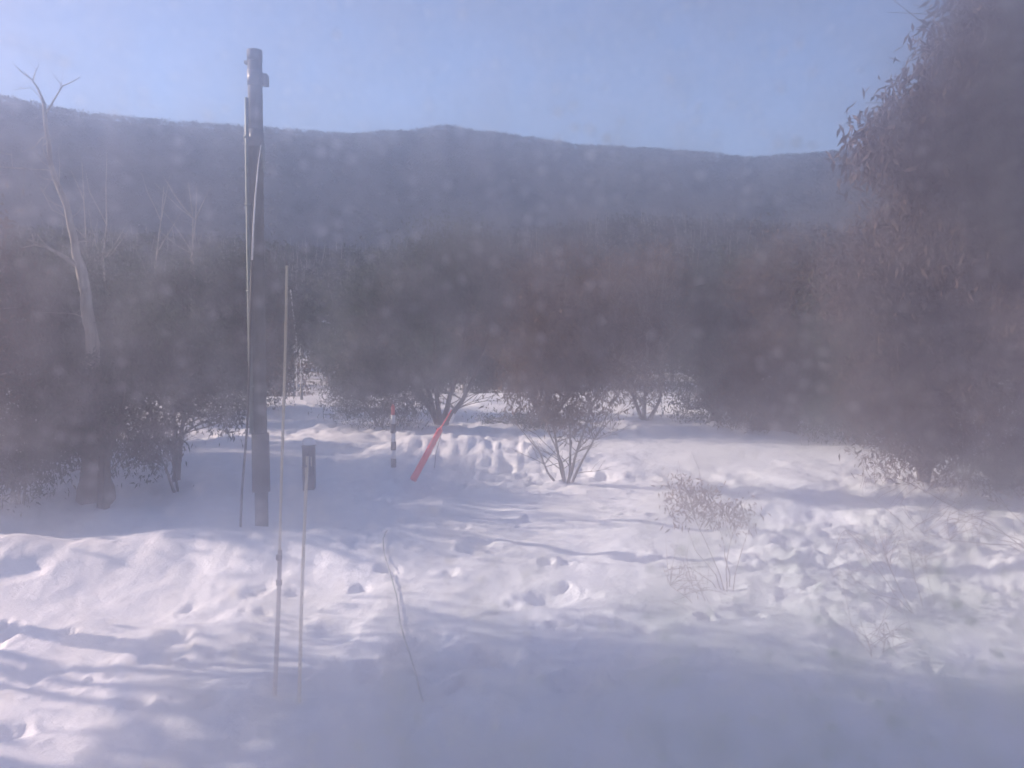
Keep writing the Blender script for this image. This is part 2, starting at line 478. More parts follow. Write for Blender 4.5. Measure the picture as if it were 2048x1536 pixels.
def gum_parts(stems, blobs, n_clump, per, leaf, bark, lmat, root, seed, r0=0.10, leaf_spread=0.28, twig_r=0.014, sides=6, aspect=0.26, droop=0.75, low=0):
    """Trunk and crown of a gum. STEMS: polylines in local metres; BLOBS: (centre, radii) of foliage masses in local metres."""
    random.seed(seed); g = np.random.default_rng(seed)
    tb = MB()
    pts_all = []
    for s in stems:
        s = [Vector(p) for p in s]
        fine = []
        for a, b in zip(s[:-1], s[1:]):
            seg = bent(a, b, 0.0, 3, 0.03)
            fine += seg[:-1]
        fine.append(s[-1])
        m = len(fine)
        tb.tube(fine, [r0 * (1 - 0.78 * (i / (m - 1)) ** 0.8) * (1.35 if i == 0 else 1) for i in range(m)], sides, wobble=0.18)
        pts_all += [(p, r0 * (1 - 0.78 * (i / (m - 1)) ** 0.8)) for i, p in enumerate(fine) if i > m * 0.28]
    # foliage clumps: uneven, with gaps between them
    cl = []
    vol = np.array([b[1][0] * b[1][1] * b[1][2] for b in blobs]) ** 0.7; vol /= vol.sum()
    for b, share in zip(blobs, vol):
        k = max(3, int(round(n_clump * share)))
        c0, rad = np.array(b[0], float), np.array(b[1], float)
        d = g.normal(0, 1, (k, 3)); d /= np.linalg.norm(d, axis=1)[:, None]
        rr = g.uniform(0.25, 1, k) ** 0.45
        cl += list(c0 + d * rr[:, None] * rad * (0.85 + 0.3 * g.random((k, 1))))
    ends = np.array([tuple(p) for p, _ in pts_all])
    for c in cl:
        dd = np.linalg.norm(ends - c, axis=1) + 0.6 * np.maximum(0, ends[:, 2] - c[2])
        k = int(np.argsort(dd)[random.randrange(0, min(4, len(dd)))])
        p, rp = pts_all[k]
        path = bent(p, c, 0.06, 4, 0.07)
        tb.tube(path, [max(twig_r, rp * 0.42), max(twig_r * 0.9, rp * 0.3), twig_r * 1.3, twig_r, twig_r * 0.5], 4, caps=False)
        if random.random() < 0.5:
            q = path[3]; e = Vector(c) + Vector((g.normal(0, .3), g.normal(0, .3), g.normal(0.1, .25)))
            tb.tube(bent(q, e, 0.05, 2, 0.05), [twig_r, twig_r * 0.7, twig_r * 0.4], 3, caps=False)
    if low:                                              # bare low twigs fanning out near the snow
        starts = []
        for s in stems:
            s = [Vector(p) for p in s]
            starts += [s[1].lerp(s[min(2, len(s) - 1)], random.random()) for _ in range(3)] + [s[0].lerp(s[1], .7)]
        for _ in range(low):
            p = random.choice(starts); a = random.uniform(0, 6.283); q = random.uniform(.35, 1.0)
            R_ = max(b[1][0] for b in blobs) * 1.1
            e = Vector((p.x + math.cos(a) * R_ * q, p.y + math.sin(a) * R_ * q, p.z + random.uniform(0.1, .9) * R_ * q))
            path = bent(p, e, 0.05, 5, 0.05)
            tb.tube(path, [twig_r * k for k in (1.6, 1.3, 1.0, .8, .6, .3)], 4, caps=False)
            for k in (2, 3, 4):
                e2 = path[k] + Vector((math.cos(a + random.uniform(-1, 1)), math.sin(a + random.uniform(-1, 1)), random.uniform(.2, 1))) * R_ * .3
                tb.tube(bent(path[k], e2, 0.03, 2, 0.05), [twig_r * .7, twig_r * .5, twig_r * .2], 3, caps=False)
    tr = tb.build('trunk', bark, root, smooth=True)
    cr = None
    if per > 0:
        cr = link('crown', leaves_mesh('crown', cl, leaf_spread, per, leaf, aspect, droop, seed), lmat, root)
    return tr, cr

def gum(label, base_px, Y, stems_px, blobs_px, n_clump, per, leaf, bark='bark_dark', lmat='leaf', seed=1, group=None, name='snow_gum', cat='tree', depth_r=1.0, skirt=0, **kw):
    """A gum laid out from the photograph: stems and foliage masses given as photo points, each with its own distance offset."""
    b = at(base_px[0], base_px[1], Y)
    b.z = gz(b.x, b.y)
    random.seed(seed * 7 + 1)
    root = empty(name, b, label, cat, group)
    def loc(px, py, dy=0.0):
        return at(px, py, Y + dy) - b
    stems = []
    for s in stems_px:
        pl = [Vector((random.uniform(-.04, .04), random.uniform(-.04, .04), -0.25))]
        for i, q in enumerate(s):
            dy = q[2] if len(q) > 2 else random.uniform(-0.5, 0.5) * (i + 1) / len(s) * depth_r
            pl.append(loc(q[0], q[1], dy))
        stems.append(pl)
    blobs = []
    for q in blobs_px:                                   # (px, py, half width px, half height px[, dy[, depth radius m]])
        dy = q[4] if len(q) > 4 else random.uniform(-0.5, 0.5)
        k = (Y + dy) / FPX
        rx, rz = q[2] * k, q[3] * k
        blobs.append((tuple(loc(q[0], q[1], dy)), (rx, q[5] if len(q) > 5 else max(rx, rz) * 0.9, rz)))
    if skirt:                                            # foliage hanging low round the foot
        blobs.append(((0, 0, 0.75), (skirt, skirt * .7, 0.5)))
        n_clump = int(n_clump * 1.2)
    gum_parts(stems, blobs, n_clump, per, leaf, M[bark], M[lmat], root, seed, **kw)
    return root

# --- left side
gum('bushy snow gum with olive lit leaves between the dead gum and the power pole', (352, 945), 21.0,
    [[(350, 860), (340, 760), (320, 700)], [(362, 870), (372, 780), (400, 700)], [(345, 900), (318, 850), (270, 780)]],
    [(290, 720, 85, 75), (385, 740, 80, 70), (330, 665, 70, 45), (430, 800, 60, 60), (250, 800, 60, 55)], 150, 55, 0.16, seed=3, r0=0.09, low=30)
gum('low leafy gum sapling hanging over the snow just right of the dead gum trunk', (358, 955), 20.0,
    [[(330, 930), (300, 900), (270, 880)], [(345, 925), (320, 880)]],
    [(290, 880, 55, 42), (330, 850, 30, 30)], 42, 50, 0.15, seed=4, r0=0.04)
gum('dense dark gum filling the far left edge behind the dead gum', (60, 930), 25.0,
    [[(55, 860), (50, 740), (40, 620)], [(75, 860), (100, 760), (120, 640)]],
    [(40, 640, 100, 90), (110, 740, 95, 90), (20, 790, 80, 80), (150, 640, 60, 70), (60, 540, 80, 60)], 190, 48, 0.20, skirt=1.8, seed=5, r0=0.13, leaf_spread=0.36, low=30)
gum('small scrubby gum bush in the left bottom corner of the trees, snow showing through', (40, 985), 18.2,
    [[(30, 930), (10, 890)], [(55, 930), (90, 890)], [(20, 950), (-40, 900)]],
    [(15, 900, 60, 40), (95, 920, 50, 35), (40, 950, 70, 30)], 70, 40, 0.15, seed=6, r0=0.035, name='gum_bush', cat='bush')
gum('dark leafy gum standing around the foot of the dead trunk', (205, 985), 18.4,
    [[(205, 900), (195, 820), (180, 740)], [(215, 910), (240, 840), (250, 780)]],
    [(150, 820, 75, 60), (215, 850, 60, 55), (190, 760, 80, 55), (120, 880, 50, 35)], 120, 50, 0.16, seed=7, r0=0.10, low=30)
gum('tall dark gum in the shade right behind the power pole', (500, 815), 40.0,
    [[(500, 740), (490, 640), (480, 560)], [(515, 745), (550, 650), (560, 590)]],
    [(480, 600, 90, 90), (570, 640, 70, 80), (430, 700, 80, 80), (520, 730, 80, 60), (500, 530, 80, 50)], 210, 58, 0.20, skirt=1.8, seed=8, r0=0.20, leaf_spread=0.5, twig_r=0.022)
gum('broad dark gum behind the olive bushy gum, left of the power pole', (370, 815), 39.0,
    [[(370, 750), (360, 650), (350, 560)], [(385, 750), (420, 670)]],
    [(300, 600, 90, 80), (390, 590, 90, 80), (240, 680, 80, 70), (350, 700, 100, 70)], 200, 58, 0.20, skirt=1.8, seed=9, r0=0.20, leaf_spread=0.5, twig_r=0.022, low=30)
gum('dark gum far left, its crown behind the leaning bare limb', (150, 840), 36.0,
    [[(150, 760), (140, 660), (130, 560)], [(160, 760), (200, 680)]],
    [(90, 590, 90, 80), (200, 560, 90, 70), (150, 660, 110, 70), (20, 600, 70, 90)], 200, 56, 0.19, skirt=1.8, seed=10, r0=0.18, leaf_spread=0.46, twig_r=0.02, low=30)

# --- the dead gum
def dead_gum():
    Y = 19.0
    b = at(192, 985, Y); b.z = gz(b.x, b.y)
    root = empty('dead_gum', b, 'tall dead gum with bleached bare branches and a forked top', 'tree')
    def L(px, py, dy=0.0): return at(px, py, Y + dy) - b
    random.seed(5)
    tb = MB()
    trunk = [L(192, 1010), L(193, 960), L(188, 860, .1), L(186, 740, .1), L(182, 660), L(172, 590, -.1), L(160, 530), L(150, 490), L(140, 445), L(132, 405), L(112, 360, .1), L(100, 320, .1), L(97, 280), L(90, 235), L(88, 205)]
    rad = [.42, .34, .22, .16, .135, .12, .11, .085, .075, .07, .062, .055, .048, .042, .036]
    fine, fr = [], []
    for i in range(len(trunk) - 1):
        seg = bent(trunk[i], trunk[i + 1], 0, 3, 0.03)
        for k in range(3):
            fine.append(seg[k]); fr.append(rad[i] + (rad[i + 1] - rad[i]) * k / 3)
    fine.append(trunk[-1]); fr.append(rad[-1])
    cut = 3 * 3
    MB().tube(fine[:cut + 1], fr[:cut + 1], 11, wobble=0.22).build('trunk', M['bark_dark'], root, smooth=True)  # dark lower bark also stands in for shade round the foot
    tb.tube(fine[cut:], fr[cut:], 9, wobble=0.2)
    tb.build('bleached_trunk', M['bare'], root, smooth=True)
    limbs = [
        ([(88, 208), (75, 175), (65, 160), (38, 140)], .034), ([(66, 160), (70, 145), (78, 128)], .018),
        ([(92, 225), (105, 205), (125, 172), (160, 154)], .026), ([(92, 218), (80, 195), (62, 175), (25, 180)], .012),
        ([(160, 535), (130, 515), (95, 495), (55, 478)], .075), ([(95, 495), (70, 490), (45, 495)], .03),
        ([(152, 500), (150, 487), (165, 482), (187, 484)], .026), ([(100, 330), (88, 305), (85, 292)], .03), ([(98, 278), (85, 275), (68, 295), (42, 305)], .020),
        ([(103, 340), (80, 320), (72, 300)], .012), ([(52, 338), (25, 336), (-15, 330)], .024), ([(50, 338), (48, 370), (44, 395)], .010),
        ([(112, 360), (88, 358), (72, 348)], .014), ([(118, 372), (120, 330), (117, 302)], .012), ([(25, 310), (5, 306), (-20, 298)], .014),
        ([(100, 340), (60, 338), (50, 338)], .014), ([(180, 640), (150, 628), (90, 625)], .02), ([(140, 440), (105, 420), (72, 350)], .016),
        ([(135, 420), (95, 400), (80, 375)], .015), ([(138, 440), (160, 420), (172, 395)], .010)]
    for pts, r in limbs:
        lb = MB()
        p3 = []
        for i in range(len(pts) - 1):
            a, c = L(*pts[i], dy=-0.05 * i), L(*pts[i + 1], dy=-0.05 * (i + 1))
            p3 += bent(a, c, 0, 3, 0.04)[:-1]
        p3.append(c)
        m = len(p3)
        lb.tube(p3, [r * (1 - 0.72 * i / (m - 1)) for i in range(m)], 6, wobble=0.2)
        for _ in range(2):                                # short broken twigs
            k = random.randrange(m // 2, m); d = Vector((random.uniform(-.3, .3), random.uniform(-.2, .2), random.uniform(.05, .4)))
            lb.tube([p3[k], p3[k] + d * 0.5, p3[k] + d], [r * .3, r * .22, r * .1], 4)
        lb.build('branch', M['bare'], root, smooth=True)
dead_gum()

# slender bare dead gums standing pale among the forest on the left slope
def bare_tree(px, py0, py1, Y, lean, label, seed):
    random.seed(seed)
    b = at(px, py0, Y); g0 = gz(b.x, b.y)
    base = Vector((b.x, b.y, g0))
    root = empty('bare_tree', base, label, 'tree', 'bare pale gums among the forest on the left slope')
    top = at(px + lean, py1, Y) - base
    tb = MB()
    path = bent((0, 0, -.2), top, 0.0, 7, 0.025)
    r = 0.0013 * Y
    tb.tube(path, [r * (1.5 - 1.2 * i / 7) for i in range(8)], 5)
    tb.build('trunk', M['bare'], root, smooth=True)
    for k in range(4):
        p = path[random.randrange(4, 7)]; h = top.length
        d = Vector((random.choice((-1, 1)) * random.uniform(.05, .16) * h, random.uniform(-.05, .05) * h, random.uniform(.10, .22) * h))
        MB().tube(bent(p, p + d, -0.05, 3, 0.05), [r * .6, r * .5, r * .35, r * .15], 4).build('branch', M['bare'], root, smooth=True)
for a in [(206, 430, 300, 48, 8, 'short pale bare gum just right of the dead gum', 1), (365, 470, 365, 60, 12, 'pale bare gum leaning right, halfway between dead gum and power pole', 2),
          (378, 470, 375, 62, 16, 'thinner pale bare gum beside the one leaning right', 3), (290, 430, 372, 58, 38, 'pale bare gum tilted strongly over the left slope', 4),
          (160, 390, 325, 52, 4, 'thin bare stick of a gum near the dead gum crown', 5), (400, 580, 528, 44, 12, 'stubby pale dead stem above the dark gums', 6),
          (345, 680, 600, 42, -2, 'thin straight dead stem over the olive gum', 7)]:
    bare_tree(*a)

# --- centre
gum('many stemmed dark gum behind the orange stay guard', (880, 858), 32.0,
    [[(860, 790), (830, 700), (800, 600)], [(872, 780), (868, 700), (860, 600)], [(900, 790), (925, 700), (940, 600)], [(925, 800), (960, 720), (985, 640)], [(850, 800), (790, 730), (740, 660)]],
    [(800, 570, 120, 70), (900, 520, 110, 80), (960, 620, 80, 60), (720, 640, 80, 70), (860, 620, 80, 50), (770, 720, 60, 40), (690, 730, 50, 50)], 280, 60, 0.18, seed=21, r0=0.13, leaf_spread=0.42, twig_r=0.018, low=46)
gum('low dark spreading gum beside the black and white marker', (760, 865), 31.0,
    [[(740, 820), (710, 780), (690, 750)], [(770, 815), (790, 770)]],
    [(720, 770, 60, 40), (780, 750, 60, 45), (690, 800, 40, 25), (830, 790, 40, 25)], 100, 56, 0.16, skirt=1.8, seed=22, r0=0.08, leaf_spread=0.34, low=30)
gum('rusty leaved gum with splayed stems in the middle of the snow', (1132, 968), 20.0,
    [[(1150, 915), (1175, 840), (1200, 770), (1210, 700)], [(1118, 920), (1108, 860), (1080, 780), (1060, 720)], [(1140, 920), (1140, 850), (1130, 760)], [(1095, 945), (1080, 905), (1035, 850)], [(1160, 930), (1205, 850), (1230, 790)], [(1125, 930), (1100, 870), (1085, 800)]],
    [(1090, 690, 80, 60), (1170, 650, 80, 65), (1130, 760, 70, 50), (1060, 780, 50, 45), (1215, 750, 55, 55), (1130, 820, 60, 25), (1120, 600, 70, 35)], 210, 42, 0.15, bark='bark_dark', lmat='leaf_warm', seed=23, r0=0.042, twig_r=0.009, low=34)
gum('dark gum with a thick split trunk behind the rusty gum', (1090, 840), 35.0,
    [[(1060, 780), (1040, 700), (1020, 620)], [(1100, 790), (1120, 700), (1130, 620)], [(1130, 800), (1170, 740), (1200, 680)]],
    [(1040, 640, 80, 70), (1130, 560, 100, 60), (1190, 650, 60, 60), (1080, 740, 90, 40), (1000, 560, 60, 50)], 210, 58, 0.18, lmat='leaf_warm', seed=24, r0=0.16, leaf_spread=0.42, twig_r=0.018, low=46)
gum('gum with two straight pale stems right of the rusty gum', (1290, 850), 34.0,
    [[(1290, 790), (1295, 700), (1300, 600)], [(1320, 800), (1325, 700), (1330, 620)], [(1270, 800), (1235, 730), (1220, 650)]],
    [(1290, 560, 90, 60), (1240, 640, 55, 50), (1360, 620, 60, 60), (1310, 680, 60, 35), (1290, 760, 50, 30)], 190, 56, 0.18, bark='bark', lmat='leaf_warm', seed=25, r0=0.10, leaf_spread=0.4, twig_r=0.017, low=46)
gum('dense dark gum right of the two pale stems', (1430, 860), 33.0,
    [[(1420, 790), (1400, 700), (1390, 620)], [(1440, 790), (1470, 700), (1480, 600)], [(1450, 810), (1520, 760)]],
    [(1420, 600, 80, 80), (1490, 680, 70, 80), (1400, 730, 60, 50), (1460, 790, 70, 40), (1510, 560, 70, 60)], 230, 58, 0.18, skirt=1.8, seed=26, r0=0.14, leaf_spread=0.4, twig_r=0.018, low=46)
gum('big dark gum whose shaded skirt meets the snow at the track bend', (1580, 885), 30.0,
    [[(1575, 800), (1560, 700), (1550, 560)], [(1600, 800), (1640, 700), (1660, 580)], [(1560, 830), (1510, 770)]],
    [(1570, 560, 90, 90), (1650, 640, 80, 90), (1540, 720, 80, 70), (1620, 790, 90, 60), (1500, 800, 70, 45), (1700, 760, 80, 90)], 300, 60, 0.17, lmat='leaf_warm', skirt=1.8, seed=27, r0=0.16, leaf_spread=0.4, twig_r=0.018, low=46)
gum('low heath bush on the shaded bank right of the rusty gum', (1500, 890), 31.0,
    [[(1480, 870), (1450, 860)], [(1520, 870), (1550, 850)]],
    [(1460, 862, 60, 22), (1540, 858, 60, 26)], 60, 40, 0.18, seed=28, r0=0.03, name='heath_bush', cat='bush')
gum('low dark heath bush under the thick split gum', (1040, 868), 32.5,
    [[(1020, 850), (1000, 842)], [(1060, 850), (1090, 840)]],
    [(1010, 852, 60, 20), (1090, 850, 60, 24)], 60, 40, 0.18, seed=29, r0=0.03, name='heath_bush', cat='bush')

# --- right
gum('tall gum on the right with thin dark stems forking from the snow', (1850, 960), 19.8,
    [[(1850, 900), (1860, 820), (1850, 700), (1830, 560)], [(1840, 910), (1790, 840), (1760, 740)], [(1862, 905), (1900, 820), (1930, 700)], [(1835, 930), (1740, 880), (1670, 850)]],
    [(1790, 620, 110, 110), (1890, 500, 110, 100), (1940, 680, 90, 100), (1760, 780, 80, 80), (1880, 820, 90, 70), (1720, 540, 80, 90)], 330, 44, 0.17, skirt=1.2, seed=31, r0=0.09, leaf_spread=0.32, twig_r=0.012, lmat='leaf_near', low=30)
gum('gum at the right edge with a trunk leaning left out of the snow', (2010, 960), 18.5,
    [[(1990, 890), (1980, 800), (1960, 660)], [(2030, 890), (2060, 780), (2080, 640)], [(1975, 930), (1900, 900)]],
    [(1980, 620, 110, 110), (2070, 740, 90, 120), (1960, 800, 80, 70), (2040, 480, 110, 110), (2100, 900, 90, 90)], 300, 44, 0.17, skirt=1.2, seed=32, r0=0.09, leaf_spread=0.32, twig_r=0.012, lmat='leaf_near', low=30)
gum('dark gum in the shade between the track bend and the right hand gum', (1720, 890), 27.0,
    [[(1715, 820), (1700, 720), (1690, 600)], [(1735, 830), (1780, 740)]],
    [(1690, 640, 80, 90), (1760, 720, 80, 80), (1700, 800, 90, 50), (1800, 600, 90, 90), (1860, 800, 90, 80)], 250, 56, 0.16, skirt=1.8, seed=33, r0=0.12, leaf_spread=0.38, twig_r=0.016, low=30)
# the big near gum whose drooping leaves make the outline against the sky
gum('big near gum at the right, long drooping leaves against the sky', (2330, 1300), 9.6,
    [[(2250, 1000, .1), (2150, 700, .3), (2020, 420, .2), (1880, 260, 0)], [(2280, 900, -.2), (2200, 500, -.5), (2100, 200, -.7), (2000, 60, -.8)], [(2260, 950, .4), (2120, 620, 1.0), (1960, 480, 1.2), (1820, 380, 1.0)], [(2300, 900, 0), (2320, 300, 0), (2250, -100, 0)]],
    [(1840, 215, 75, 60, 0), (1790, 285, 75, 55, .1), (1900, 120, 60, 65, -.3), (1960, 60, 80, 90, -.5), (1900, 320, 110, 85, .2), (2010, 200, 120, 110, 0), (2080, 60, 120, 110, -.4),
     (1990, 420, 120, 110, .5), (2110, 330, 120, 130, .1), (1860, 430, 90, 80, 1.0), (2120, 560, 110, 130, .5), (1750, 300, 40, 35, 0)], 760, 34, 0.14, seed=34, r0=0.11, leaf_spread=0.15, twig_r=0.007, lmat='leaf_near', aspect=0.27, droop=0.9)

# shrubs in front
gum('small upright shrub with reddish leaves standing in the snow', (1455, 1205), 11.2,
    [[(1440, 1150), (1410, 1080), (1385, 1020)], [(1452, 1140), (1462, 1080), (1480, 1030)], [(1432, 1150), (1390, 1100), (1370, 1040)], [(1460, 1150), (1448, 1090), (1430, 1040)], [(1470, 1150), (1490, 1080), (1500, 1050)], [(1425, 1165), (1370, 1130), (1330, 1185)]],
    [(1385, 985, 40, 30), (1360, 1010, 28, 22), (1430, 1015, 42, 22), (1480, 1030, 32, 26), (1350, 965, 16, 16)], 46, 16, 0.085, bark='twig', lmat='leaf_warm', seed=41, r0=0.010, leaf_spread=0.10, twig_r=0.0045, sides=5, name='shrub', cat='shrub')
gum('twiggy bare shrub low in the snow left of the upright shrub stems', (1400, 1240), 10.6,
    [[(1380, 1200), (1340, 1170), (1325, 1130)], [(1395, 1190), (1360, 1130)], [(1410, 1200), (1390, 1150)], [(1370, 1215), (1330, 1200)]],
    [(1360, 1150, 40, 35), (1400, 1165, 40, 35)], 34, 0, 0.08, bark='twig', seed=42, r0=0.010, leaf_spread=0.10, twig_r=0.004, sides=4, name='bare_shrub', cat='shrub')
gum('bare twiggy bush sweeping up and left out of the snow, low on the right', (1850, 1265), 10.3,
    [[(1790, 1190), (1740, 1120), (1690, 1060)], [(1800, 1180), (1770, 1110), (1760, 1060)], [(1840, 1190), (1820, 1100), (1800, 1040)], [(1780, 1210), (1700, 1150), (1640, 1110)], [(1870, 1200), (1850, 1120)], [(1800, 1200), (1720, 1180), (1680, 1150)]],
    [(1720, 1110, 60, 45), (1790, 1080, 60, 45), (1850, 1120, 40, 50), (1690, 1150, 40, 30)], 95, 0, 0.08, bark='twig', seed=43, r0=0.009, leaf_spread=0.1, twig_r=0.0026, sides=4, name='bare_shrub', cat='shrub')
gum('bare twigs spreading left from the right edge over the sunny snow', (2120, 1120), 13.0,
    [[(2000, 1060), (1880, 1000), (1780, 950), (1700, 900)], [(2040, 1080), (1920, 1040), (1800, 1010)], [(2060, 1060), (1980, 980), (1900, 960)], [(2020, 1090), (1900, 1080), (1820, 1060)], [(2080, 1100), (2000, 1080), (1940, 1060)]],
    [(1830, 980, 120, 50), (1950, 1020, 110, 50), (1760, 930, 70, 35), (1900, 1060, 100, 40), (2010, 1100, 60, 40)], 120, 0, 0.08, bark='twig', seed=44, r0=0.012, leaf_spread=0.1, twig_r=0.0033, sides=4, name='bare_shrub', cat='shrub')
gum('grey low shrub in the near shade at the right', (1760, 1330), 8.9,
    [[(1740, 1290), (1720, 1260)], [(1770, 1280), (1800, 1250)], [(1780, 1290), (1760, 1250)]],
    [(1740, 1265, 50, 26), (1800, 1260, 40, 26)], 30, 0, 0.07, bark='twig', seed=45, r0=0.008, leaf_spread=0.1, twig_r=0.0035, sides=4, name='bare_shrub', cat='shrub')

# ------------------------------------------------------------------ prototype forest trees, copied over the slope
def proto(seed, h, w, lmat, bark, clumps, per, leaf, crown=(.40, .85)):
    random.seed(seed)
    root = empty('forest_gum', (0, 0, -200), 'x', 'tree')
    stems = []
    for k in range(3):
        a = random.uniform(0, 6.28)
        s = [Vector((0, 0, -.4))]
        for i in range(1, 4):
            t = i / 3
            s.append(Vector((math.cos(a) * w * .45 * t * t, math.sin(a) * w * .45 * t * t, h * .8 * t)))
        stems.append(s)
    blobs = [((random.uniform(-.5, .5) * w, random.uniform(-.5, .5) * w, h * random.uniform(*crown)), (w * .42, w * .42, h * .17)) for _ in range(6)]
    blobs.append(((0, 0, h * .86), (w * .4, w * .4, h * .12)))
    gum_parts(stems, blobs, clumps, per, leaf, M[bark], M[lmat], root, seed, r0=0.15, leaf_spread=0.40, twig_r=0.03, sides=5, aspect=0.36)
    return root
protos = [proto(101, 6.8, 2.6, 'leaf', 'bark_dark', 70, 60, 0.27), proto(102, 5.6, 2.8, 'leaf', 'bark', 66, 60, 0.27), proto(103, 7.6, 2.4, 'leaf_warm', 'bark', 64, 56, 0.27),
          proto(104, 6.2, 2.2, 'leaf', 'bark', 30, 34, 0.27), proto(105, 4.6, 2.6, 'leaf_warm', 'bark_dark', 60, 60, 0.26)]
KINDS = ['dark bushy gum', 'low pale stemmed gum', 'tall rusty tinged gum', 'thin half bare gum', 'low rusty tinged gum']
MARKS = [(190, 'the dead gum'), (352, 'the bushy olive gum'), (515, 'the power pole'), (600, 'the thin far poles'), (787, 'the banded marker'), (870, 'the orange stay guard'), (1130, 'the rusty leaved gum'),
         (1300, 'the gum with two pale stems'), (1430, 'the dense dark gum'), (1580, 'the gum at the track bend'), (1850, 'the right hand forked gum'), (2100, 'the gum at the right edge')]
PLACES = ['in the first row behind', 'in mid forest behind', 'high on the slope behind']
used = set()
def copy_tree(src, loc, rz, sc, label, group):
    if src not in used:
        used.add(src); r = src
    else:
        r = src.copy(); COL.objects.link(r)
        for ch in src.children:
            c = ch.copy(); COL.objects.link(c); c.parent = r
    r.location = loc; r.rotation_euler = (0, 0, rz); r.scale = (sc, sc, sc)
    tag(r, label, 'tree', group)
    return r
random.seed(77)
spots = []
tries = 0
while len(spots) < 235 and tries < 20000:
    tries += 1
    r = 54 + 95 * random.random() ** 0.9
    a = random.uniform(-0.66, 0.66)
    x, y = r * math.sin(a), r * math.cos(a)
    if y < 52: continue
    px = 1024 + FPX * x / y
    if 590 < px < 700 and r < 84: continue                      # the gap where the snow shows behind the thin poles
    if any((x - q[0]) ** 2 + (y - q[1]) ** 2 < (2.6 + 0.012 * r) ** 2 for q in spots): continue
    spots.append((x, y))
for x, y in spots:
    k = random.choices(range(5), (4, 4, 2.4, 2.4, 2))[0]
    r = math.hypot(x, y)
    pl = PLACES[0] if r < 75 else PLACES[1] if r < 110 else PLACES[2]
    copy_tree(protos[k], (x, y, gz(x, y)), random.uniform(0, 6.28), random.uniform(.75, 1.2), KINDS[k] + ' ' + pl + ' ' + min(MARKS, key=lambda q: abs(q[0] - 1024 - FPX * x / y))[1], 'gums of the forest band')

# the far forest: past what one can count
def far_forest():
    g = np.random.default_rng(5)
    n = 19000
    r = np.concatenate([g.uniform(120 ** 2, 360 ** 2, 5200) ** .5, g.uniform(430 ** 2, 930 ** 2, n - 5200) ** .5])
    a = g.uniform(-0.72, 0.72, n)
    x, y = r * np.sin(a), r * np.cos(a)
    z = H(x, y, False)
    h = g.uniform(4.0, 7.5, n) * np.where(r > 400, 0.7, 1.0)
    per = 26
    c = np.stack([x, y, z], -1)
    idx = np.repeat(np.arange(n), per)
    off = g.normal(0, 1, (n * per, 3))
    top = g.random(n * per) ** 0.6
    cen = c[idx] + np.stack([off[:, 0] * 1.5, off[:, 1] * 1.5, h[idx] * (0.25 + 0.75 * top)], -1)
    L = g.uniform(0.7, 1.6, n * per) * np.where(r > 400, 0.95, 0.80)[idx]
    A = g.normal(0, 1, (n * per, 3)); A[:, 2] *= .6; A /= np.linalg.norm(A, axis=1)[:, None]
    B = np.cross(A, g.normal(0, 1, (n * per, 3))); B /= np.linalg.norm(B, axis=1)[:, None]
    V = np.stack([cen, cen + A * L[:, None] + B * L[:, None] * .35, cen + A * L[:, None] * .2 + B * L[:, None] * .9], 1).reshape(-1, 3)
    F = np.arange(n * per * 3)
    me = mesh_np('forest', V, F, np.full(n * per, 3))
    tag(link('forest', me, M['leaf_far']), 'far gum forest covering the slopes and the ridge', 'forest', kind='stuff')
    # pale bare stems that catch the light on the near ridge and the slope
    k = 2600
    r = g.uniform(130 ** 2, 420 ** 2, k) ** .5; a = g.uniform(-.7, .7, k)
    x, y = r * np.sin(a), r * np.cos(a); z = H(x, y, False)
    h = g.uniform(5, 9.5, k); w = 0.0006 * r + .03
    ln = g.normal(0, .9, (k, 2))
    V = []
    for s in range(3):
        an = s * 2.094
        V.append(np.stack([x + w * math.cos(an), y + w * math.sin(an), z], -1))
    for s in range(3):
        an = s * 2.094
        V.append(np.stack([x + ln[:, 0] + w * .3 * math.cos(an), y + ln[:, 1] + w * .3 * math.sin(an), z + h], -1))
    V = np.stack(V, 1).reshape(-1, 3)
    b = np.arange(k)[:, None] * 6
    F = np.concatenate([b + 0, b + 1, b + 4, b + 3, b + 1, b + 2, b + 5, b + 4, b + 2, b + 0, b + 3, b + 5], 1).reshape(-1)
    me = mesh_np('bare_stems', V, F, np.full(k * 3, 4))
    tag(link('bare_stems', me, M['bare']), 'pale bare stems standing all over the far wooded slope', 'dead trees', kind='stuff')
far_forest()

# gums just outside the left of the picture, whose shade falls across the snow
def side_gum(x, y, k, sc, i):
    copy_tree(protos[k], (x, y, gz(x, y)), i * 1.7, sc, 'gum standing outside the left edge of the view, shading the snow', 'gums beside the lodge on the left')
protos.append(proto(106, 9.6, 3.2, 'leaf', 'bark', 60, 60, 0.27, crown=(.58, .86)))
for i, a in enumerate([(-10.8, 8.6, 5, 0.92), (-11.4, 11.4, 5, 0.9), (-15.0, 11.6, 5, 1.1), (-13.4, 18.6, 4, 1.15), (-13.2, 16.4, 4, 0.85), (-15.8, 20.6, 0, 1.1), (-15.2, 23.4, 2, 1.0), (-17.2, 18.6, 0, 1.15), (-19.5, 25.5, 1, 1.3), (-19.8, 29.5, 2, 1.1), (-20.0, 22.0, 0, 1.2), (-24, 27, 0, 1.4)]):
    side_gum(*a, i)

